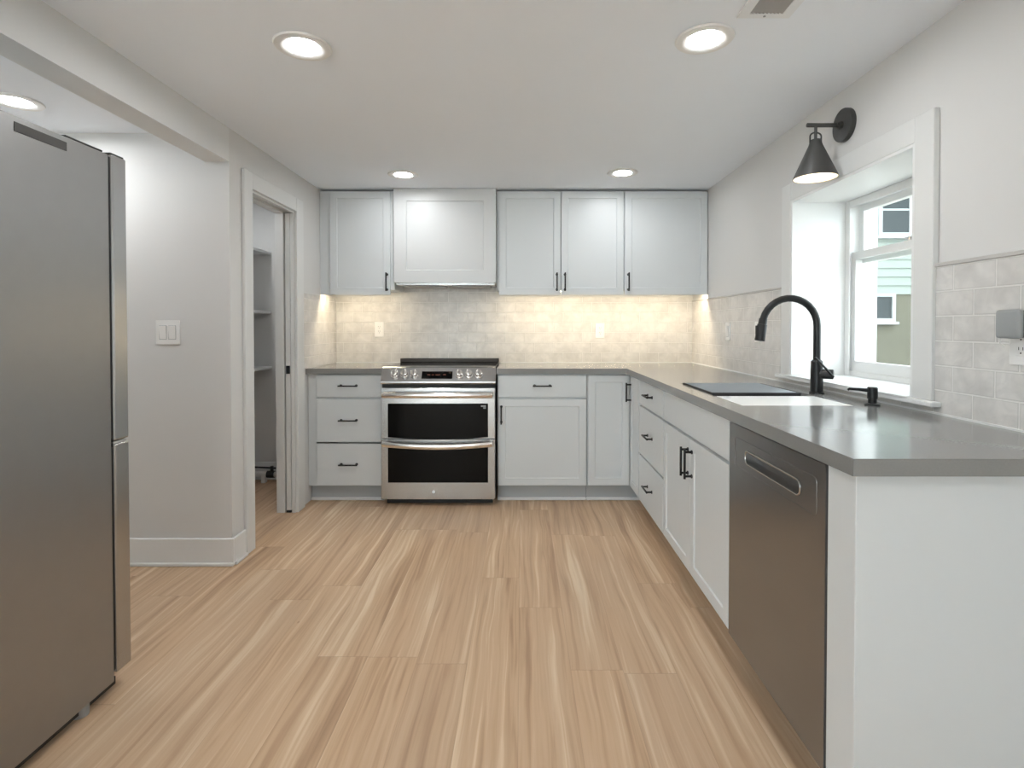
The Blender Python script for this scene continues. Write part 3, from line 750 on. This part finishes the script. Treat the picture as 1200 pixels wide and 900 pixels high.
# ------------------------------------------------------------------ switches, outlets, plug-in
def wallplate(name, label, cat, loc, rotz, w=.072, h=.117, rockers=1, outlet=True):
    """local: plate on plane y=0 facing -y"""
    t = thing(name, label, cat, loc, rotz)
    obj('plate', B(-w/2, w/2, -.006, 0, -h/2, h/2, bev=.002, seg=2), M['white_plastic'], t)
    for k in range(rockers):
        x = (k-(rockers-1)/2)*.046
        if outlet:
            r = obj('receptacle', B(x-.0165, x+.0165, -.0075, -.006, -.0335, .0335, bev=.0007), M['white_plastic'], t)
            bm = BM()
            for zc in (-.018, .018):
                for s in (-.006, .006): box(bm, x+s-.001, x+s+.001, -.0078, -.0074, zc, zc+.008)
                box(bm, x-.002, x+.002, -.0078, -.0074, zc-.010, zc-.006)
            obj('slots', bm, M['slot'], r)
        else:
            nb = B(-.0165, .0165, -.003, .003, -.033, .033, bev=.001); nb.transform(Matrix.Translation((x, -.0065, 0)) @ Matrix.Rotation(.07, 4, 'X')); obj('rocker', nb, M['white_plastic'], t)
            obj('rocker_gap', B(x-.0185, x+.0185, -.0065, -.0055, -.035, .035), M['device'], t)
    return t
wallplate('light_switch', 'white double light switch on the wall right of the refrigerator', 'light switch', (-1.76, YH, 1.166), 0, .120, .120, 2, False)
wallplate('wall_outlet', 'white power outlet on the tiles left of the range', 'outlet', (-1.107, YB-.008, 1.174), 0)
wallplate('wall_outlet', 'white power outlet on the back tiles right of the range', 'outlet', (.613, YB-.008, 1.165), 0)
wallplate('wall_switch', 'white wall plate on the right tiles, nearer the back corner', 'switch', (XR-.008, 3.46, 1.165), -PI/2, rockers=1, outlet=False)
wallplate('wall_outlet', 'white wall plate on the right tiles behind the tap head', 'outlet', (XR-.008, 3.02, 1.165), -PI/2)
wallplate('wall_outlet', 'white power outlet right of the window under the grey plug-in box', 'outlet', (XR-.008, 1.425, 1.150), -PI/2)
t = thing('plug_in_device', 'rounded grey plug-in box above the outlet right of the window', 'plug-in device', (XR-.016, 1.436, 1.2))
nb = B(-.030, -.012, -.036, .036, -.037, .040, bev=.008, seg=3); obj('cover', nb, M['device'], t, True)
nb = B(-.012, .0, -.034, .034, -.035, .038, bev=.004, seg=2); obj('housing', nb, M['device_dark'], t, True)
bm = BM(); tube(bm, [(-.018, .030, -.036), (-.014, .036, -.05), (-.004, .034, -.058)], .0025, n=8); obj('cord_stub', bm, M['white_plastic'], t, True)

# ------------------------------------------------------------------ outdoors
HY = 8.0
struct('ground', (lambda bm: prism(bm, [(-2.4, -.9), (-2.4, -.1), (1, -.1), (HY+.0, .60), (20, .60), (20, -.9)], XR+.6, 16))(BM()), M['ground'])
t = thing('neighbour_house', 'pale green sided house with olive foundation seen through the window', 'house', (6.2, HY, .60))
bm = BM(); box(bm, -3.0, 5.5, .05, 5, 1.08, 5.5)
z = 1.08; k = 0
while z < 5.4:
    prism(bm, [(.05, z), (.012, z), (.030, z+.130), (.05, z+.130)], -3.0, 5.5); z += .130
obj('siding', bm, M['siding'], t)
obj('foundation', B(-3.0, 5.5, .03, 5, -.3, 1.08), M['stucco'], t)
def hwin(x0, x1, z0, z1, nx, nz, m=M['houseglass']):
    bm = BM()
    us = [x0-.05]; vs = [z0-.05]
    grid_solid(bm, [x0-.05, x0, x1, x1+.05], [z0-.05, z0, z1, z1+.05], lambda u, v: not (x0 < u < x1 and z0 < v < z1), -.03, .05, lambda u, v, w: (u, w, v))
    for i in range(1, nx): x = x0+(x1-x0)*i/nx; box(bm, x-.025, x+.025, -.02, .04, z0, z1)
    for j in range(1, nz): zz = z0+(z1-z0)*j/nz; box(bm, x0, x1, -.012, .04, zz-.014, zz+.014)
    box(bm, x0-.08, x1+.08, -.06, .05, z0-.09, z0-.05)
    w_ = obj('window', bm, M['housetrim'], t); obj('pane', B(x0, x1, -.006, .004, z0, z1), m, w_)
hwin(-.86, .0, 1.99, 2.67, 2, 2)
hwin(-1.6, -.70, .72, 1.04, 1, 1)
# earth bank of neighbour's garden behind (greenery beyond)
